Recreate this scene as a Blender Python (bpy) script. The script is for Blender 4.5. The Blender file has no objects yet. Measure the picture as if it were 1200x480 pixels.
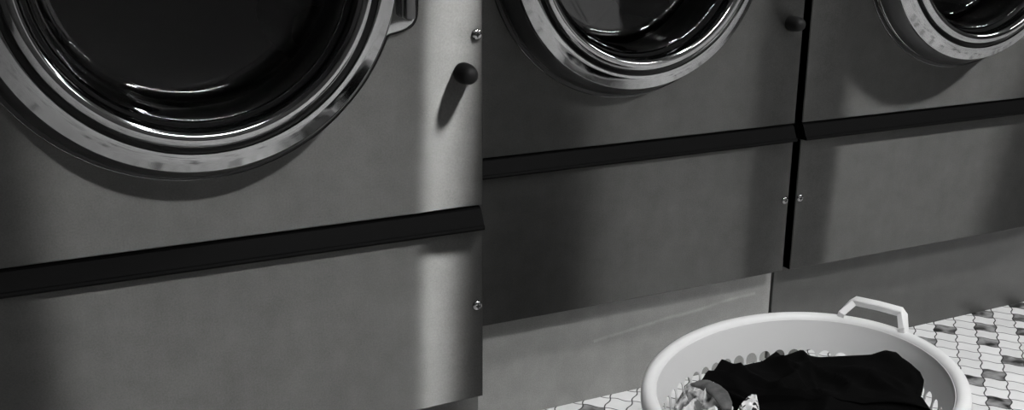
import bpy, bmesh, math, random
from mathutils import Vector, Matrix, noise
random.seed(7)
S = bpy.context.scene
COL = S.collection
PI = math.pi

# ------------------------------------------------------------------ helpers
def link(name, bm, mat, parent=None, smooth=True, sharp=40):
    me = bpy.data.meshes.new(name)
    bmesh.ops.recalc_face_normals(bm, faces=bm.faces)
    uv = bm.loops.layers.uv.new('UVMap')
    for f in bm.faces:
        for l in f.loops: l[uv].uv = (l.vert.co.x, l.vert.co.z)
    bm.to_mesh(me); bm.free()
    for m in (mat if isinstance(mat, list) else [mat]):
        me.materials.append(m)
    if smooth:
        me.polygons.foreach_set('use_smooth', [True] * len(me.polygons))
        me.set_sharp_from_angle(angle=math.radians(sharp))
    o = bpy.data.objects.new(name, me)
    COL.objects.link(o)
    if parent: o.parent = parent
    return o

def thing(name, label, cat, loc=(0, 0, 0), rz=0, group=None):
    o = bpy.data.objects.new(name, None); COL.objects.link(o)
    o.empty_display_size = .05
    o.location = loc; o.rotation_euler = (0, 0, rz)
    tag(o, label, cat, group)
    return o

def tag(o, label, cat, group=None):
    o['label'] = label; o['category'] = cat
    if group: o['group'] = group

def struct(name, bm, mat, smooth=False, parent=None):
    o = link(name, bm, mat, parent, smooth)
    if parent is None: o['kind'] = 'structure'
    return o

def box(bm, x0, x1, y0, y1, z0, z1, bevel=0, seg=2):
    g = bmesh.ops.create_cube(bm, size=1)
    for v in g['verts']:
        v.co = Vector(((x0 + x1) / 2 + v.co.x * (x1 - x0), (y0 + y1) / 2 + v.co.y * (y1 - y0), (z0 + z1) / 2 + v.co.z * (z1 - z0)))
    if bevel:
        es = list({e for v in g['verts'] for e in v.link_edges})
        bmesh.ops.bevel(bm, geom=es, offset=bevel, segments=seg, profile=.5, affect='EDGES')
    return bm

def rings(bm, rows, closed=True):
    """quads between successive rows of points"""
    vs = [[bm.verts.new(p) for p in r] for r in rows]
    n = len(rows[0])
    for a, b in zip(vs, vs[1:]):
        for i in range(n if closed else n - 1):
            j = (i + 1) % n
            bm.faces.new((a[i], a[j], b[j], b[i]))
    return vs

def lathe_y(bm, prof, cx=0, cz=0, n=96, cap0=False, cap1=False):
    """profile of (radius, y) turned about the y axis"""
    rows = [[(cx + r * math.cos(2 * PI * i / n), y, cz + r * math.sin(2 * PI * i / n)) for i in range(n)] for r, y in prof]
    vs = rings(bm, rows)
    if cap0: bm.faces.new(vs[0])
    if cap1: bm.faces.new(vs[-1])
    return vs

# ------------------------------------------------------------------ materials
def mat(name, base=.5, metallic=0., rough=.5, **kw):
    m = bpy.data.materials.new(name); m.use_nodes = True
    b = m.node_tree.nodes['Principled BSDF']
    c = base if isinstance(base, tuple) else (base, base, base)
    b.inputs['Base Color'].default_value = (*c, 1)
    b.inputs['Metallic'].default_value = metallic
    b.inputs['Roughness'].default_value = rough
    for k, v in kw.items():
        b.inputs[k.replace('_', ' ')].default_value = v
    m.diffuse_color = (*c, 1)
    return m

class NT:
    def __init__(s, m): s.t = m.node_tree; s.b = s.t.nodes['Principled BSDF']
    def n(s, typ, **kw):
        nd = s.t.nodes.new(typ)
        for k, v in kw.items():
            if k.startswith('i_'): nd.inputs[k[2:]].default_value = v
            else: setattr(nd, k, v)
        return nd
    def l(s, a, b): s.t.links.new(a, b)
    def math(s, op, a, b=None, c=None, clamp=False):
        nd = s.n('ShaderNodeMath', operation=op); nd.use_clamp = clamp
        for i, v in enumerate((a, b, c)):
            if v is None: continue
            if isinstance(v, (int, float)): nd.inputs[i].default_value = v
            else: s.l(v, nd.inputs[i])
        return nd.outputs[0]
    def ramp(s, fac, stops):
        r = s.n('ShaderNodeValToRGB'); s.l(fac, r.inputs[0])
        cr = r.color_ramp
        while len(cr.elements) < len(stops): cr.elements.new(.5)
        for e, (p, v) in zip(cr.elements, stops):
            e.position = p; e.color = (v, v, v, 1) if not isinstance(v, tuple) else (*v, 1)
        return r.outputs[0]
    def noise(s, scale, detail=4, rough=.5, vec=None, dist=0):
        nd = s.n('ShaderNodeTexNoise'); nd.inputs['Scale'].default_value = scale
        nd.inputs['Detail'].default_value = detail; nd.inputs['Roughness'].default_value = rough
        nd.inputs['Distortion'].default_value = dist
        if vec is not None: s.l(vec, nd.inputs['Vector'])
        return nd.outputs['Fac']
    def coord(s, which='Object'): return s.n('ShaderNodeTexCoord').outputs[which]
    def bump(s, h, strength=.1, dist=.001):
        b = s.n('ShaderNodeBump'); b.inputs['Strength'].default_value = strength; b.inputs['Distance'].default_value = dist
        s.l(h, b.inputs['Height']); s.l(b.outputs[0], s.b.inputs['Normal'])
    def mapping(s, vec, scale=(1, 1, 1), rot=(0, 0, 0), loc=(0, 0, 0)):
        m = s.n('ShaderNodeMapping'); s.l(vec, m.inputs[0])
        m.inputs['Scale'].default_value = scale; m.inputs['Rotation'].default_value = rot; m.inputs['Location'].default_value = loc
        return m.outputs[0]

PANEL_BASE = .080
def steel(name, base, rough, metallic=.9, scratch=None, brushed=None):
    """satin sheet steel: mottled, faint fingerprints, fine vertical grain"""
    m = mat(name, base, metallic, rough); t = NT(m); co = t.coord()
    big = t.noise(3.2, 3, .5, co); mid = t.noise(22, 5, .6, co); fine = t.noise(420, 2, .5, co)
    grain = t.noise(1, 3, .6, t.mapping(co, (260, 260, 14)))
    a = t.math('MULTIPLY_ADD', big, .30, .30)
    a = t.math('MULTIPLY_ADD', mid, .55, a)
    a = t.math('MULTIPLY_ADD', fine, .60, a)
    a = t.math('MULTIPLY_ADD', grain, .10, a)
    v = t.math('MULTIPLY', a, base)
    if scratch:
        (x0, z0), (x1, z1) = scratch
        L = math.hypot(x1 - x0, z1 - z0); ux, uz = (x1 - x0) / L, (z1 - z0) / L
        sp = t.n('ShaderNodeSeparateXYZ'); t.l(co, sp.inputs[0])
        dx = t.math('SUBTRACT', sp.outputs[0], x0); dz = t.math('SUBTRACT', sp.outputs[2], z0)
        al = t.math('ADD', t.math('MULTIPLY', dx, ux), t.math('MULTIPLY', dz, uz))
        ac = t.math('SUBTRACT', t.math('MULTIPLY', dx, -uz), t.math('MULTIPLY', dz, -ux))
        wob = t.math('MULTIPLY_ADD', t.noise(9, 2, .5, co), .012, -.006)
        d = t.math('ABSOLUTE', t.math('ADD', ac, wob))
        k = t.math('SUBTRACT', 1, t.math('DIVIDE', d, .005), clamp=True)
        k = t.math('MULTIPLY', k, t.math('GREATER_THAN', al, 0)); k = t.math('MULTIPLY', k, t.math('LESS_THAN', al, L))
        k = t.math('MULTIPLY', k, t.math('MULTIPLY_ADD', mid, 1.6, -.25, clamp=True))
        v = t.math('MULTIPLY_ADD', k, .16, v)
    cb = t.n('ShaderNodeCombineColor')
    t.l(v, cb.inputs[0]); t.l(v, cb.inputs[1]); t.l(t.math('MULTIPLY', v, .965), cb.inputs[2])
    t.l(cb.outputs[0], t.b.inputs['Base Color'])
    t.l(t.math('MULTIPLY_ADD', mid, .16, rough - .08), t.b.inputs['Roughness'])
    t.bump(t.math('ADD', fine, big), .03, .0006)
    if brushed:
        # horizontally brushed sheet: lamps smear into tall streaks
        gl = t.n('ShaderNodeBsdfAnisotropic', distribution='BECKMANN')
        gl.inputs['Roughness'].default_value = brushed[0]; gl.inputs['Anisotropy'].default_value = brushed[1]; gl.inputs['Rotation'].default_value = brushed[2]
        tg = t.n('ShaderNodeTangent', direction_type='UV_MAP', uv_map='UVMap'); t.l(tg.outputs[0], gl.inputs['Tangent'])
        t.l(cb.outputs[0], gl.inputs['Color'])
        nm = t.b.inputs['Normal'].links[0].from_socket; t.l(nm, gl.inputs['Normal'])
        mixs = t.n('ShaderNodeMixShader'); mixs.inputs[0].default_value = brushed[3]
        t.l(t.b.outputs[0], mixs.inputs[1]); t.l(gl.outputs[0], mixs.inputs[2])
        out = [n for n in t.t.nodes if n.type == 'OUTPUT_MATERIAL'][0]; t.l(mixs.outputs[0], out.inputs['Surface'])
    return m

M = {}
M['panel'] = steel('satin_steel_panel', PANEL_BASE, .45, .5, brushed=(.48, .92, 0, .79))
M['kick'] = steel('worn_steel_kick', .28, .5, .3, scratch=((-.02, .125), (.371, .164)))
M['kick_plain'] = steel('steel_kick', .10, .5, .3)
M['cab'] = mat('cabinet_side', .03, .3, .6)
M['chrome'] = mat('polished_chrome', .34, 1, .10)
t = NT(M['chrome']); t.bump(t.noise(60, 2, .5, t.coord()), .06, .0008)
M['castring'] = mat('ring_side_metal', .06, .7, .4)
M['rubber'] = mat('black_rubber', .003, 0, .6, Specular_IOR_Level=.25)
M['gasket'] = mat('door_gasket_rubber', .006, 0, .3)
M['trim'] = mat('trim_black_plastic', .003, 0, .5, Specular_IOR_Level=.03)
M['trimlight'] = mat('trim_grey_plastic', .05, 0, .35)
M['handle'] = mat('latch_handle_plastic', .05, 0, .35)
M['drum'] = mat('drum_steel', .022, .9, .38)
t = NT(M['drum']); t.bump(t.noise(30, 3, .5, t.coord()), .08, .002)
M['screw'] = mat('screw_steel', .3, 1, .2)
M['recess'] = mat('screw_recess', .02, .6, .5)
M['glass'] = mat('door_glass', (.9, .9, .9), 0, .02, Transmission_Weight=1., IOR=1.48)
M['plastic'] = mat('white_basket_plastic', .92, 0, .38, Subsurface_Weight=.0)
t = NT(M['plastic']); t.bump(t.noise(140, 2, .5, t.coord()), .05, .0005)
tr = t.n('ShaderNodeBsdfTranslucent'); tr.inputs[0].default_value = (.8, .8, .8, 1)      # thin milky plastic lets light through
ms = t.n('ShaderNodeMixShader'); ms.inputs[0].default_value = .45
t.l(t.b.outputs[0], ms.inputs[1]); t.l(tr.outputs[0], ms.inputs[2])
t.l(ms.outputs[0], [n for n in t.t.nodes if n.type == 'OUTPUT_MATERIAL'][0].inputs['Surface'])

def fabric(name, base, rough=.95):
    m = mat(name, base, 0, rough); t = NT(m); co = t.coord()
    t.bump(t.noise(900, 2, .5, co), .25, .0006)
    return m
M['black_cloth'] = fabric('black_cotton', .0022)
M['black_cloth'].node_tree.nodes['Principled BSDF'].inputs['Specular IOR Level'].default_value = .03
m = fabric('pale_print_cloth', .5); t = NT(m); co = t.coord()
f = t.noise(26, 3, .6, co, 1.2)
t.l(t.ramp(f, [(.40, .10), (.47, .34), (.56, .62), (.75, .5)]), t.b.inputs['Base Color']); M['pale'] = m
M['lining'] = fabric('grey_cloth', .20)
t = NT(M['lining']); f = t.noise(34, 3, .6, t.coord()); t.l(t.ramp(f, [(.3, .045), (.7, .13)]), t.b.inputs['Base Color'])
m = fabric('spotted_cloth', .5); t = NT(m); co = t.coord()
vo = t.n('ShaderNodeTexVoronoi'); vo.inputs['Scale'].default_value = 75; t.l(co, vo.inputs['Vector'])
t.l(t.ramp(vo.outputs['Distance'], [(.40, .012), (.5, .6)]), t.b.inputs['Base Color']); M['spotted'] = m

# floor: small wavy-edged square tiles laid at 45 degrees
m = mat('wavy_tile_floor', .7, 0, .3); t = NT(m); co = t.coord()
TS = .0446
sp = t.n('ShaderNodeSeparateXYZ'); t.l(co, sp.inputs[0])
r2 = math.sqrt(.5) / TS
u = t.math('MULTIPLY', t.math('SUBTRACT', sp.outputs[0], sp.outputs[1]), r2)
v = t.math('MULTIPLY', t.math('ADD', sp.outputs[0], sp.outputs[1]), r2)
u = t.math('ADD', u, -30.03 % 1); v = t.math('ADD', v, -.25)
us = t.math('ADD', u, t.math('MULTIPLY', t.math('SINE', t.math('MULTIPLY', v, 2 * PI)), .052))
vs_ = t.math('SUBTRACT', v, t.math('MULTIPLY', t.math('SINE', t.math('MULTIPLY', u, 2 * PI)), .052))
us = t.math('ADD', us, t.math('MULTIPLY_ADD', t.noise(30, 2, .5, co), .10, -.05))
vs_ = t.math('ADD', vs_, t.math('MULTIPLY_ADD', t.noise(27, 2, .5, co), .10, -.05))
fu, fv = t.math('FRACT', us), t.math('FRACT', vs_)
du = t.math('MINIMUM', fu, t.math('SUBTRACT', 1, fu)); dv = t.math('MINIMUM', fv, t.math('SUBTRACT', 1, fv))
d = t.math('MINIMUM', du, dv)
grout = t.math('SUBTRACT', 1, t.math('DIVIDE', t.math('SUBTRACT', d, .018), .022, clamp=True))
cb = t.n('ShaderNodeCombineXYZ'); t.l(t.math('FLOOR', us), cb.inputs[0]); t.l(t.math('FLOOR', vs_), cb.inputs[1])
wn = t.n('ShaderNodeTexWhiteNoise', noise_dimensions='2D'); t.l(cb.outputs[0], wn.inputs['Vector'])
rnd = wn.outputs['Value']
away = t.math('MAXIMUM', t.math('GREATER_THAN', sp.outputs[0], 2.45), t.math('MAXIMUM', t.math('LESS_THAN', sp.outputs[1], -.40), t.math('LESS_THAN', sp.outputs[0], .90)))
isdark = t.math('MULTIPLY', t.math('GREATER_THAN', rnd, .87), away)
code = t.math('MULTIPLY_ADD', t.math('FLOOR', us), 100, t.math('FLOOR', vs_))
for a, b in ((31, 30), (33, 29), (34, 27), (33, 25), (33, 22), (32, 24), (33, 31), (33, 33), (35, 33), (35, 31), (35, 35), (30, 28), (16, 15)):
    isdark = t.math('MAXIMUM', isdark, t.math('COMPARE', code, a * 100 + b, .4))
marble = t.noise(34, 2, .45, co, .2)
darkv = t.ramp(marble, [(.36, .02), (.62, .32)])
lightv = t.math('MULTIPLY_ADD', rnd, .10, .70)
lightv = t.math('MULTIPLY_ADD', marble, .12, t.math('SUBTRACT', lightv, .06))
mx = t.n('ShaderNodeMix', data_type='FLOAT'); t.l(isdark, mx.inputs[0]); t.l(lightv, mx.inputs[2]); t.l(darkv, mx.inputs[3])
mg = t.n('ShaderNodeMix', data_type='FLOAT'); t.l(grout, mg.inputs[0]); t.l(mx.outputs[0], mg.inputs[2]); mg.inputs[3].default_value = .035
t.l(mg.outputs[0], t.b.inputs['Base Color'])
t.l(t.math('MULTIPLY_ADD', grout, .5, .28), t.b.inputs['Roughness'])
t.bump(t.math('SUBTRACT', 1, grout), .5, .0012)
M['floor'] = m
m = mat('painted_wall', .045, 0, .7); t = NT(m); t.bump(t.noise(70, 3, .5, t.coord()), .1, .001); M['wall'] = m
m = mat('ceiling_paint', .12, 0, .8); M['ceil'] = m
M['frame'] = mat('window_frame_aluminium', .35, .9, .35)
M['base'] = mat('baseboard_vinyl', .03, 0, .5)

def emit(name, strength, c=(1, 1, 1)):
    m = bpy.data.materials.new(name); m.use_nodes = True
    nt = m.node_tree; nt.nodes.clear()
    e = nt.nodes.new('ShaderNodeEmission'); e.inputs[0].default_value = (*c, 1); e.inputs[1].default_value = strength
    o = nt.nodes.new('ShaderNodeOutputMaterial'); nt.links.new(e.outputs[0], o.inputs[0])
    return m

# ------------------------------------------------------------------ the washing machine
HW = .396                 # half width of the front panels
ZS_T, ZS_B, ZP = .532, .4995, .2245
DX, DZ = -.002, .897      # door centre
def bow(x):
    """the sheet is slightly pillowed: its flanks fall back towards the edges"""
    tt = max(0., abs(x) - .285)
    w = .03
    drop = (tt * tt / (2 * w) if tt < w else tt - w / 2) * .025
    return -.0024 + drop

def panel_bm(x0, x1, z0, z1, hole=None):
    bm = bmesh.new()
    bev, dep = .0016, .022
    if hole:
        cx, cz, R = hole
        ang = sorted([2 * PI * i / 160 for i in range(160)] + [math.atan2(z - cz, x - cx) % (2 * PI) for x in (x0, x1) for z in (z0, z1)])
        def edge(a):
            c, s = math.cos(a), math.sin(a)
            k = 1e9
            if abs(c) > 1e-9: k = min(k, ((x1 if c > 0 else x0) - cx) / c)
            if abs(s) > 1e-9: k = min(k, ((z1 if s > 0 else z0) - cz) / s)
            return cx + k * c, cz + k * s
        rows = []
        N = 26
        for q in range(N + 1):
            f = q / N; row = []
            for a in ang:
                ex, ez = edge(a)
                hx, hz = cx + R * math.cos(a), cz + R * math.sin(a)
                x, z = hx + (ex - hx) * f, hz + (ez - hz) * f
                row.append((x, bow(x), z))
            rows.append(row)
        def inset(p, d):
            x, y, z = p
            return (min(max(x, x0 + d), x1 - d), y, min(max(z, z0 + d), z1 - d))
        last = rows[-1]
        rows[-1] = [inset(p, bev) for p in last]
        rows.append([(x, y + bev, z) for x, y, z in last])
        rows.append([(x, dep, z) for x, y, z in last])
        rings(bm, [[(x, y + .02, z) for x, y, z in rows[0]]] + rows)
    else:
        nx, nz = 88, 8
        xs = [x0 + bev + (x1 - x0 - 2 * bev) * i / nx for i in range(nx + 1)]
        zs = [z0 + bev + (z1 - z0 - 2 * bev) * i / nz for i in range(nz + 1)]
        vs = [[bm.verts.new((x, bow(x), z)) for x in xs] for z in zs]
        for a, b in zip(vs, vs[1:]):
            for i in range(nx): bm.faces.new((a[i], a[i + 1], b[i + 1], b[i]))
        loop = vs[0] + [r[-1] for r in vs[1:]] + vs[-1][::-1][1:] + [r[0] for r in vs[::-1][1:-1]]
        def out(p, y):
            x = x0 if p.x <= x0 + bev + 1e-6 else (x1 if p.x >= x1 - bev - 1e-6 else p.x)
            z = z0 if p.z <= z0 + bev + 1e-6 else (z1 if p.z >= z1 - bev - 1e-6 else p.z)
            return (x, p.y + bev if y is None else y, z)
        l1 = [bm.verts.new(out(v.co, None)) for v in loop]
        l2 = [bm.verts.new(out(v.co, dep)) for v in loop]
        n = len(loop)
        for a, b in ((loop, l1), (l1, l2)):
            for i in range(n):
                j = (i + 1) % n; bm.faces.new((a[i], a[j], b[j], b[i]))
    return bm

def tab_extra(a, tip):
    """how far the latch plate sticks out past the round flange at angle a"""
    R0 = .272; c, s = math.cos(a), math.sin(a)
    if c <= 0: return 0.
    W, H = .2955, .104
    # rounded rectangle reached along the ray (p-norm keeps the corner round)
    n = 11.
    r = 1.0 / ((abs(c) / W) ** n + (abs(s) / H) ** n) ** (1 / n)
    k = 380.
    e = math.log(1 + math.exp(min(60, k * (r - R0) / 2))) * 2 / k
    return e * tip

def ring_rows(prof, n=720):
    """profile of (radius, depth in front of the panel, share of the latch plate)"""
    rows = []
    for r, d, w in prof:
        row = []
        for i in range(n):
            a = 2 * PI * i / n
            rr = r + (tab_extra(a, w) if w else 0)
            row.append((DX + rr * math.cos(a), -d, DZ + rr * math.sin(a)))
        rows.append(row)
    return rows

def arc(cx, cy, r, a0, a1, n):
    return [(cx + r * math.cos(math.radians(a0 + (a1 - a0) * i / n)), cy + r * math.sin(math.radians(a0 + (a1 - a0) * i / n))) for i in range(n + 1)]

def make_machine():
    root = thing('washing_machine', '', 'washing machine', group='row of front loading washing machines')
    # cabinet shell (open at the front) standing behind the panels
    bm = bmesh.new()
    x0, x1, y0, y1, z0, z1 = -.390, .390, .006, .60, .0, 1.285
    tk = .012
    box(bm, x0, x0 + tk, y0, y1, .235, z1); box(bm, x1 - tk, x1, y0, y1, .235, z1)
    box(bm, x0 + tk, x1 - tk, y1 - tk, y1, .235, z1); box(bm, x0 + tk, x1 - tk, y0, y1 - tk, z1 - tk, z1)
    box(bm, x0, x1, .07, y1, 0, .235)
    link('cabinet', bm, M['cab'], root, False)
    link('upper_panel', panel_bm(-HW, HW, ZS_T + .003, 1.28, (DX, DZ, .258)), M['panel'], root)
    link('lower_panel', panel_bm(-HW, HW, ZP, ZS_B), M['panel'], root)
    # black grip strip between the two panels: sloping face, lip along its foot
    bm = bmesh.new()
    prof = [(.020, ZS_T + .001), (.004, ZS_T + .001), (-.002, ZS_T - .002), (-.0130, ZS_B + .0085), (-.0150, ZS_B + .0075), (-.0165, ZS_B + .0045), (-.0150, ZS_B + .0015), (.020, ZS_B + .001)]
    rows = [[(x, y, z) for y, z in prof] for x in (-HW + .001, -HW + .003, HW - .006, HW - .004)]
    vs = rings(bm, rows)
    bm.faces.new(vs[0][::-1]); bm.faces.new(vs[-1])
    link('grip_strip', bm, M['trim'], root, True, 25)
    bm = bmesh.new(); box(bm, -.393, .4105, .05, .068, .0, .242, .0015)
    kp = link('kick_plate', bm, M['kick_plain'], root)
    # screws
    for sx, sz in ((.386, .3775), (-.386, .3775), (.386, .786), (-.386, .786)):
        bm = bmesh.new(); yb = bow(sx) - .0002
        lathe_y(bm, [(.0080, yb + .002), (.0080, yb - .0008), (.0073, yb - .0020), (.0056, yb - .0034), (.0028, yb - .0038)], sx, sz, 24, cap1=True)
        sc = link('screw', bm, M['screw'], root)
        bm = bmesh.new()
        for k in range(2):
            a, b = (.0036, .0010) if k else (.0010, .0036)
            box(bm, sx - a, sx + a, yb - .0044, yb - .0032, sz - b, sz + b)
        link('screw_recess', bm, M['recess'], sc, False)
    # conical rubber stop at the right of the door
    bm = bmesh.new(); yb = bow(.364)
    kx, kz = .364, .7335
    lathe_y(bm, [(.0140, yb + .001), (.0150, yb - .004), (.0148, yb - .014), (.0130, yb - .025), (.0105, yb - .031), (.0060, yb - .0345), (.0020, yb - .0355)], kx, kz, 32, cap1=True)
    link('rubber_stop', bm, M['rubber'], root)
    # drum with its lifters
    bm = bmesh.new()
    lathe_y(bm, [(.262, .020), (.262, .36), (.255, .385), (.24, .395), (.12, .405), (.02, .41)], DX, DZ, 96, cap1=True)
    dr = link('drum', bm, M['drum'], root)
    for k in range(3):
        a = math.radians(90 + 120 * k); bm = bmesh.new()
        rows = []
        for y in (.10, .11, .33, .35):
            s = 1 if .105 < y < .34 else .5
            row = []
            for q in range(9):
                w = (q - 4) / 4 * .055 * s; h = .075 * s * math.cos((q - 4) / 4 * PI / 2) ** .7 if abs(q - 4) < 4 else 0
                r = .259 - h
                row.append((DX + r * math.cos(a) - w * math.sin(a), y, DZ + r * math.sin(a) + w * math.cos(a)))
            rows.append(row)
        rings(bm, rows, False)
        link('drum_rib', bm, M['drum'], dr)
    # door: turned chrome ring with latch plate, seal, glass bowl and handle
    P = .0024    # panel bulge under the door
    bm = bmesh.new()
    prof = [(.270, P + .003, 1), (.2695, P + .011, 1), (.2685, P + .0125, 1), (.2660, P + .0130, 1), (.2600, P + .0130, 0)]
    rings(bm, ring_rows(prof))
    plate = bm
    bm = bmesh.new(); prof = [(.2545, P + .046, 0)]
    prof += [(x, y + P, 0) for x, y in arc(.2505, .0495, .004, 10, 65, 4)]
    prof += [(.2440, P + .0575, 0), (.2360, P + .0625, 0), (.2290, P + .0650, 0)]
    prof += [(.2278, P + .0648, 0), (.2270, P + .0630, 0)]
    rings(bm, ring_rows(prof))
    door = link('door', bm, M['chrome'], root, True, 50)
    bm = bmesh.new()
    prof = [(x, y + P, 0) for x, y in arc(.2090, .0625, .0110, -20, 165, 16)]
    prof += [(.1970, P + .0615, 0), (.1964, P + .0560, 0), (.1975, P + .0400, 0)]
    rings(bm, ring_rows(prof)); link('inner_ring', bm, M['chrome'], door, True, 50)
    bm = bmesh.new()
    rings(bm, ring_rows([(.2285, P + .0640, 0), (.2268, P + .0612, 0), (.2235, P + .0590, 0), (.2200, P + .0580, 0), (.2150, P + .0570, 0)]))
    link('groove_seal', bm, M['gasket'], door)
    link('latch_plate', plate, M['chrome'], door, True, 50)
    bm = bmesh.new()
    rings(bm, ring_rows([(.2660, P + .0125, 0), (.2692, P + .0133, 0), (.2690, P + .0150, 0), (.2655, P + .023, 0), (.2552, P + .0465, 0), (.2540, P + .0475, 0)]))
    link('ring_side', bm, M['castring'], door, True, 50)
    bm = bmesh.new()
    rings(bm, ring_rows([(.2768, .001, 1), (.2768, P + .0025, 1), (.2763, P + .0032, 1), (.2756, P + .0028, 1), (.2754, .001, 1)]))
    link('edge_bead', bm, M['chrome'], door)
    bm = bmesh.new()
    rings(bm, ring_rows([(.2757, .001, 1), (.2757, P + .0018, 1), (.2690, P + .0018, 1), (.2680, .001, 1)]))
    link('seal', bm, M['gasket'], door)
    bm = bmesh.new()
    prof = [(.2225, P + .057), (.2000, P + .045), (.1990, P + .046), (.1965, P + .050), (.1940, P + .046), (.1930, P + .030), (.1935, -.030), (.20, -.06), (.25, -.06)]
    lathe_y(bm, [(r, -d) for r, d in prof], DX, DZ, 128)
    link('gasket', bm, M['gasket'], door)
    bm = bmesh.new()
    o_ = [(.1940, P + .040), (.1900, P + .038), (.1850, P + .022), (.1848, .000), (.1842, -.020), (.1832, -.032), (.1800, -.040), (.1740, -.0445), (.1620, -.0475), (.1300, -.0530), (.0650, -.058), (.0010, -.060)]
    i_ = [(r - .0045 if r > .1 else r, d + .0055) for r, d in o_][::-1]
    vs = lathe_y(bm, [(max(r, .0008), -d) for r, d in o_ + i_], DX, DZ, 128)
    for i in range(128):
        j = (i + 1) % 128; bm.faces.new((vs[-1][i], vs[-1][j], vs[0][j], vs[0][i]))
    link('door_glass', bm, M['glass'], door, True, 60)
    # latch handle: dark upright grip standing on the latch plate
    bm = bmesh.new()
    hx = DX + .2790
    box(bm, hx - .0065, hx + .0065, -(P + .030), -(P + .010), DZ - .0815, DZ + .0815, .002)
    hd = link('door_handle', bm, M['handle'], door)
    bm = bmesh.new()
    box(bm, hx - .0115, hx - .0068, -(P + .024), -(P + .010), DZ - .078, DZ + .078, .0015)
    link('handle_core', bm, M['gasket'], hd)
    return root

def dup(root):
    r = root.copy(); COL.objects.link(r)
    for ch in list(root.children):
        c = ch.copy(); COL.objects.link(c); c.parent = r
        for g in list(ch.children):
            d = g.copy(); COL.objects.link(d); d.parent = c
            for h in list(g.children):
                e = h.copy(); COL.objects.link(e); e.parent = d
    return r

def flatten(root):
    """third-level pieces hang from the part itself"""
    for ch in list(root.children):
        for g in list(ch.children):
            for h in list(g.children): h.parent = ch

YOFF = -.2504
w1 = make_machine(); flatten(w1)
w2 = dup(w1); w3 = dup(w1)
w1.location = (.242, YOFF, 0); w2.location = (1.034, 0, 0); w3.location = (1.8445, 0, 0)
for ch in w2.children:                     # only the middle kick plate carries the long scratch
    if ch.name.startswith('kick_plate'):
        ch.data = ch.data.copy(); ch.data.materials[0] = M['kick']; ch['label'] = 'kick plate with a long pale scratch'
w1['label'] = 'large steel front loading washing machine at left, nearest and standing forward of the others'
w2['label'] = 'steel front loading washing machine in the middle, behind the white laundry basket'
w3['label'] = 'steel front loading washing machine at far right, beyond the narrow black gap'

# ------------------------------------------------------------------ laundry basket
BA = math.radians(26); BC = Vector((1.0564, -.5030, 0)); RA, RB, ZR = .2887, .2286, .280
E1 = Vector((math.cos(BA), math.sin(BA), 0)); E2 = Vector((-math.sin(BA), math.cos(BA), 0))
basket = thing('laundry_basket', 'white oval plastic laundry basket with slotted sides and end handles on the tiled floor', 'laundry basket', BC, BA)
LIP = .0215
WA, WB = RA - LIP, RB - LIP              # wall top semi-axes
def wall_scale(z):
    f = z / ZR
    return .80 + .20 * f ** .8
def ell(a, off=0., k=1., A=WA, B=WB):
    """point of the scaled ellipse pushed out by off along its normal"""
    x, y = A * k * math.cos(a), B * k * math.sin(a)
    nx, ny = math.cos(a) / (A * k), math.sin(a) / (B * k); l = math.hypot(nx, ny)
    return x + nx / l * off, y + ny / l * off
# equal arc-length parameter table
TAB = []; acc = 0; px = ell(0)
for i in range(2881):
    a = 2 * PI * i / 2880; q = ell(a); acc += math.hypot(q[0] - px[0], q[1] - px[1]); px = q; TAB.append(acc)
PER = TAB[-1]
def ang_of(s):
    s = (s % 1.0) * PER
    lo, hi = 0, 2880
    while hi - lo > 1:
        mm = (lo + hi) // 2
        if TAB[mm] <= s: lo = mm
        else: hi = mm
    return 2 * PI * (lo + (s - TAB[lo]) / (TAB[hi] - TAB[lo])) / 2880
def wallpt(s, z):
    x, y = ell(ang_of(s), 0, wall_scale(z)); return (x, y, z)
bm = bmesh.new()
NS = 54; cw = PER / NS
def cell(i, za, zb, ha, hb, hw):
    """one wall cell with a round-topped slot"""
    ns = []
    cz = (za + zb) / 2
    pts_o, pts_i = [], []
    K = 8
    # slot outline (stadium) counter-clockwise from right side bottom
    r = hw
    il = [(hw, ha + r), (hw, (ha + hb) / 2), (hw, hb - r)] + [(r * math.cos(t), hb - r + r * math.sin(t)) for t in [PI * q / K for q in range(1, K)]] + [(-hw, hb - r), (-hw, (ha + hb) / 2), (-hw, ha + r)] + [(r * math.cos(t), ha + r + r * math.sin(t)) for t in [PI + PI * q / K for q in range(1, K)]]
    W = cw / 2
    ol = [(W, za), (W, (za + zb) / 2), (W, zb)] + [(W - 2 * W * q / K, zb) for q in range(1, K)] + [(-W, zb), (-W, (za + zb) / 2), (-W, za)] + [(-W + 2 * W * q / K, za) for q in range(1, K)]
    s0 = (i + .5) / NS
    return [[wallpt(s0 + x / PER, z) for x, z in l] for l in (ol, il)]
for i in range(NS):
    rings(bm, cell(i, .143, .228, .151, .2205, .0112))
    rings(bm, cell(i, .060, .143, .070, .136, .0106))
NW = NS * 8
for zs in ([.228, .24, .26, .272], [.004, .012, .035, .060]):
    rings(bm, [[wallpt(i / NW, z) for i in range(NW)] for z in zs])
# base
n = NW
k0 = wall_scale(.004)
vs = rings(bm, [[wallpt(i / NW, .004) for i in range(NW)]] + [[(*ell(ang_of(i / NW), 0, k0 * f), .001 if f < .99 else .002) for i in range(NW)] for f in (.985, .95, .5, .02)])
bm.faces.new(vs[-1])
bmesh.ops.remove_doubles(bm, verts=bm.verts, dist=.0004)
wall = link('basket_wall', bm, M['plastic'], basket, True, 60)
sd = wall.modifiers.new('wall_thickness', 'SOLIDIFY'); sd.thickness = .0018; sd.offset = 0
es = wall.modifiers.new('crisp_edges', 'EDGE_SPLIT'); es.split_angle = math.radians(40)
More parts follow.
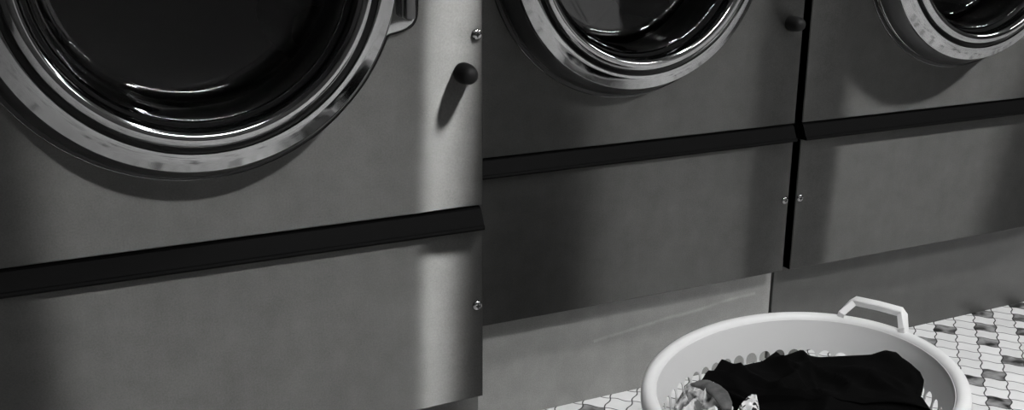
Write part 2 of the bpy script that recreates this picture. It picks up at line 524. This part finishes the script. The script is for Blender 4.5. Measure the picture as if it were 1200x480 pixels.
# rolled rim
bm = bmesh.new()
prof = [(-.0030, .262), (-.0023, .2675), (-.0006, .2735), (.0024, .2780), (.0068, .2803), (.0118, .2808), (.0165, .2790), (.0200, .2750), (.0213, .2700), (.0212, .2600), (.0195, .2590), (.0190, .2680), (.0150, .2755), (.0080, .2775), (.0025, .2750), (.0012, .268)]
rows = []
for i in range(240):
    a = ang_of(i / 240); rows.append([(*ell(a, o, wall_scale(.272) if False else 1.0), z) for o, z in prof])
rows.append(rows[0])
rings(bm, rows[:-1] + [rows[0]]); bmesh.ops.remove_doubles(bm, verts=bm.verts, dist=1e-5)
link('rim', bm, M['plastic'], basket, True, 60)
# handles: bent flat bar rising from each end of the rim
def handle(sign):
    bm = bmesh.new()
    ex = WA + .010
    def xr(y): return (WA) * math.sqrt(max(0, 1 - (y / WB) ** 2))
    path = [(xr(.054) + .011, -.054, .270), (xr(.054) + .012, -.0535, .283), (ex + .0135, -.0425, .3000), (ex + .0150, -.039, .3035), (ex + .0155, 0, .3045), (ex + .0150, .039, .3035), (ex + .0135, .0425, .3000), (xr(.054) + .012, .0535, .283), (xr(.054) + .011, .054, .270)]
    path = [Vector(p) for p in path]
    rows = []
    for i, p in enumerate(path):
        d = (path[min(i + 1, len(path) - 1)] - path[max(i - 1, 0)]).normalized()
        outv = Vector((1, 0, .25)).normalized(); outv = (outv - d * outv.dot(d)).normalized(); up = d.cross(outv)
        w, h, b = .0074, .0060, .0013
        row = [(-w + b, -h), (w - b, -h), (w, -h + b), (w, h - b), (w - b, h), (-w + b, h), (-w, h - b), (-w, -h + b)]
        rows.append([(lambda q: (q.x * sign, q.y, q.z))(p + outv * a + up * c) for a, c in row])
    vs = rings(bm, rows); bm.faces.new(vs[0]); bm.faces.new(vs[-1])
    link('basket_handle', bm, M['plastic'], basket, True, 35)
handle(1); handle(-1)

# ------------------------------------------------------------------ camera
f_, PIT, YAW, ROL = 1277.41, .29355, .45523, .00778
CAM = Vector((0, -1.65103, 1.0))
F = Vector((math.sin(YAW) * math.cos(PIT), math.cos(YAW) * math.cos(PIT), -math.sin(PIT)))
R_ = Vector((math.cos(YAW), -math.sin(YAW), 0)); U_ = R_.cross(F)
Rr = R_ * math.cos(ROL) + U_ * math.sin(ROL); Ur = -R_ * math.sin(ROL) + U_ * math.cos(ROL)
cam = bpy.data.cameras.new('camera'); co = bpy.data.objects.new('camera', cam); COL.objects.link(co)
co.matrix_world = Matrix.Translation(CAM) @ Matrix((Rr, Ur, -F)).transposed().to_4x4()
cam.sensor_fit = 'HORIZONTAL'; cam.sensor_width = 36; cam.lens = f_ / 1200 * 36; cam.clip_start = .02
S.camera = co
def at(px, py, z):
    """point at height z that the photo shows at this pixel"""
    d = F * f_ + Rr * (px - 600) - Ur * (py - 240); k = (z - CAM.z) / d.z
    return CAM + d * k

# ------------------------------------------------------------------ clothes in the basket
def inside(p, lim=.93):
    """keep a point inside the basket wall"""
    q = Vector((p[0], p[1], 0)) - BC; a, b = q.dot(E1), q.dot(E2); k = wall_scale(max(.004, min(p[2], ZR)))
    rr = math.hypot(a / (WA * k), b / (WB * k))
    if rr > lim: a *= lim / rr; b *= lim / rr
    w = BC + E1 * a + E2 * b
    return Vector((w.x, w.y, p[2]))
def resample(pts, n):
    cl = pts + [pts[0]]; L = [0]
    for a, b in zip(cl, cl[1:]): L.append(L[-1] + (Vector(b) - Vector(a)).length)
    out = []; k = 0
    for i in range(n):
        s = L[-1] * i / n
        while L[k + 1] < s: k += 1
        f = (s - L[k]) / max(1e-9, L[k + 1] - L[k]); out.append(Vector(cl[k]).lerp(Vector(cl[k + 1]), f))
    return out
def heap(loop, centre, zfold, foldn, seed, skirt, n=260, rings_n=34, dome=.0, lim=.93):
    """crumpled cloth: domed top inside the loop, hanging skirt outside it"""
    L = resample(loop, n); L = [inside(p, lim) for p in L]
    bm = bmesh.new(); rows = []
    for q in range(1, rings_n + 1):
        f = q / rings_n; row = []
        for i, p in enumerate(L):
            w = centre.lerp(p, f)
            ph = Vector((w.x * foldn + seed, w.y * foldn * .8, seed * 1.7))
            amp = zfold * min(1, (1 - f) * 6)
            rid = (1 - abs(noise.noise(ph + Vector((noise.noise(ph * .6) * 1.3, 0, 0))) * 2)) ** 2
            dz = amp * (rid - .45) + amp * .5 * noise.noise(ph * 2.3)
            row.append((w.x, w.y, w.z + dz + dome * (1 - f * f)))
        rows.append(row)
    for k, (dz, push) in enumerate(skirt):
        row = []
        for i, p in enumerate(L):
            o = p - centre; o.z = 0; o.normalize()
            fo = .004 * math.sin(i / n * 2 * PI * 31 + seed) * (k + 1) / len(skirt)
            w = inside(p + o * (push + fo) - Vector((0, 0, dz)), lim)
            row.append((w.x, w.y, max(.012, w.z)))
        rows.append(row)
    vs = rings(bm, rows)
    bm.faces.new(vs[0])
    return bm
px = [(822, 446, .215), (829, 433, .222), (837, 434, .222), (846, 420, .234), (858, 425, .230), (865, 429, .226), (880, 425.5, .226), (893, 423, .226), (903, 416, .232), (910, 411, .236), (914, 415, .232), (917, 417, .23), (929, 413, .234), (938, 409.5, .238), (942, 410, .237), (948, 416, .23), (960, 418, .230), (990, 416.5, .238), (1021, 415, .244), (1033, 411, .250), (1039, 409.5, .252), (1056, 410, .256), (1061, 417, .252), (1070, 428, .250), (1079, 436, .249), (1080.5, 443, .247), (1079, 450, .245), (1070, 460, .241), (1081, 465, .240), (1088, 478, .238)]
loop = [at(*q) for q in px]
def bpt(a, b, z): w = BC + E1 * a + E2 * b; return Vector((w.x, w.y, z))
loop += [bpt(.12, -.170, .225), bpt(.02, -.178, .215), bpt(-.12, -.155, .20), bpt(-.205, -.06, .20), bpt(-.20, .06, .20), bpt(-.13, .07, .20), bpt(-.04, .075, .205), bpt(.01, .10, .21)]
gm = link('black_garment', heap(loop, bpt(.03, -.02, .236), .013, 14, 3.1, [(.005, .004), (.02, .003), (.06, -.004), (.13, -.015)]), M['black_cloth'], None, True, 180)
tag(gm, 'crumpled black garment heaped in the white laundry basket', 'garment')

# pale printed cloth tucked at the left wall
lp = [at(*q) for q in [(789, 470, .205), (794, 455, .212), (801, 452, .214), (812, 448, .220), (824, 449, .224), (838, 452, .228), (848, 461, .230), (857, 474, .232), (856, 484, .230), (840, 492, .228), (815, 494, .222), (797, 488, .212)]]
pc = heap(lp, at(826, 470, .238), .022, 34, 8.4, [(.004, .002), (.015, .001), (.05, -.012)], n=160, rings_n=24, lim=.955)
pc = link('pale_cloth', pc, M['pale'], None, True, 180)
tag(pc, 'pale patterned cloth with a grey folded edge bunched against the left basket wall', 'cloth')
# its grey fold: a rounded tongue lying across the top
bm = bmesh.new(); rows = []
cl = [(811, 450, .240), (818, 449.5, .245), (827, 451, .248), (836, 455, .250), (844, 462, .250), (850, 472, .246), (853, 480, .242)]
wd = [.004, .010, .013, .014, .013, .011, .006]
ax = [at(*q) for q in cl]
fine = []
for i in range(len(ax) - 1):
    for k in range(6):
        f = k / 6; fine.append((ax[i].lerp(ax[i + 1], f), wd[i] + (wd[i + 1] - wd[i]) * f))
fine.append((ax[-1], wd[-1]))
for i, (p, w) in enumerate(fine):
    d = (fine[min(i + 1, len(fine) - 1)][0] - fine[max(i - 1, 0)][0]).normalized(); sd_ = d.cross(Vector((0, 0, 1))).normalized(); up = sd_.cross(d)
    rows.append([p + sd_ * (w * math.cos(t)) + up * (.55 * w * math.sin(t) + .0007 * math.sin(i * .35 + t * 2)) for t in [2 * PI * q / 16 for q in range(16)]])
vs = rings(bm, rows); bm.faces.new(vs[0]); bm.faces.new(vs[-1])
fo = link('folded_edge', bm, M['lining'], pc, True, 180); fo['label'] = 'grey folded edge'

# scrap of spotted cloth lying on the black heap
lp = [at(*q) for q in [(862, 484, .250), (870, 471, .252), (879, 462, .254), (886.5, 461, .254), (888, 472, .254), (888, 486, .252), (875, 492, .250)]]
sc = heap(lp, at(879, 474, .258), .008, 60, 2.2, [(.003, .001), (.02, .001)], n=90, rings_n=14)
sc = link('spotted_cloth', sc, M['spotted'], None, True, 180)
tag(sc, 'small black and white spotted cloth between the pale cloth and the black garment', 'cloth')

# ------------------------------------------------------------------ the room
XL, XR_, YF, YB, ZC = -1.7, 5.6, -3.3, .75, 2.62
def wallbox(name, *b, m='wall'):
    bm = bmesh.new(); box(bm, *b); return struct(name, bm, M[m])
wallbox('floor', XL - .1, XR_ + .1, YF - .1, YB + .1, -.05, 0, m='floor')
wallbox('ceiling', XL - .1, XR_ + .1, YF - .1, YB + .1, ZC, ZC + .05, m='ceil')
wallbox('wall_back', XL - .1, XR_ + .1, YB, YB + .1, 0, ZC)
wallbox('wall_left', XL - .1, XL, YF, YB, 0, ZC)
wallbox('wall_right', XR_, XR_ + .1, YF, YB, 0, ZC)
# front wall with the shop window opening
WX0, WX1, WZ0, WZ1 = 2.95, 4.45, .12, 2.15
bm = bmesh.new()
box(bm, XL - .1, WX0, YF - .1, YF, 0, ZC); box(bm, WX1, XR_ + .1, YF - .1, YF, 0, ZC)
box(bm, WX0, WX1, YF - .1, YF, 0, WZ0); box(bm, WX0, WX1, YF - .1, YF, WZ1, ZC)
struct('wall_front', bm, M['wall'])
bm = bmesh.new(); fw = .05
box(bm, WX0, WX1, YF - .07, YF - .01, WZ0, WZ0 + fw); box(bm, WX0, WX1, YF - .07, YF - .01, WZ1 - fw, WZ1)
for x in (WX0, (WX0 + WX1 - fw) / 2, WX1 - fw): box(bm, x, x + fw, YF - .07, YF - .01, WZ0 + fw, WZ1 - fw)
win = struct('window_1', bm, M['frame'])
WIN_E = .6
bm = bmesh.new(); box(bm, WX0 + fw, WX1 - fw, YF - .05, YF - .04, WZ0 + fw, WZ1 - fw)
link('daylit_pane', bm, emit('daylit_glass', WIN_E), win, False)
bm = bmesh.new(); box(bm, XL, WX0, YF, YF + .012, 0, .1); struct('baseboard_front', bm, M['base'])

# ceiling lights: shallow housings with a glowing diffuser
def ceiling_light(x, y, lx, ly, strength, label):
    r = thing('ceiling_light', label, 'ceiling light', (x, y, ZC), 0, 'ceiling lights of the laundry')
    bm = bmesh.new(); h = .055; tk = .01
    box(bm, -lx / 2, lx / 2, -ly / 2, -ly / 2 + tk, -h, 0); box(bm, -lx / 2, lx / 2, ly / 2 - tk, ly / 2, -h, 0)
    box(bm, -lx / 2, -lx / 2 + tk, -ly / 2 + tk, ly / 2 - tk, -h, 0); box(bm, lx / 2 - tk, lx / 2, -ly / 2 + tk, ly / 2 - tk, -h, 0)
    box(bm, -lx / 2, lx / 2, -ly / 2, ly / 2, -.008, -.001)
    link('housing', bm, M['frame'], r, False)
    bm = bmesh.new(); box(bm, -lx / 2 + tk, lx / 2 - tk, -ly / 2 + tk, ly / 2 - tk, -h + .004, -h + .012)
    link('diffuser', bm, emit('diffuser_glow', strength), r, False)
ceiling_light(1.485, -1.09, .20, .30, 180, 'small ceiling light between the left and middle machines')
ceiling_light(4.20, -1.10, 1.2, .16, 78, 'long ceiling light towards the right wall')
ceiling_light(.885, -2.30, 1.53, .16, 98, 'long ceiling light over the open floor at left')
ceiling_light(3.45, -2.75, 1.1, .16, 70, 'long ceiling light over the open floor by the shop window')

# ------------------------------------------------------------------ world and colour
w = bpy.data.worlds.new('world'); S.world = w; w.use_nodes = True
w.node_tree.nodes['Background'].inputs[0].default_value = (1, 1, 1, 1)
w.node_tree.nodes['Background'].inputs[1].default_value = .0
S.view_settings.view_transform = 'Standard'; S.view_settings.look = 'None'
S.view_settings.gamma = 1; S.view_settings.exposure = .1; S.view_settings.use_curve_mapping = False
S.cycles.use_denoising = True
S.cycles.max_bounces = 10; S.cycles.transmission_bounces = 8; S.cycles.glossy_bounces = 6
S.cycles.caustics_reflective = False; S.cycles.caustics_refractive = False
S.cycles.sample_clamp_indirect = 4
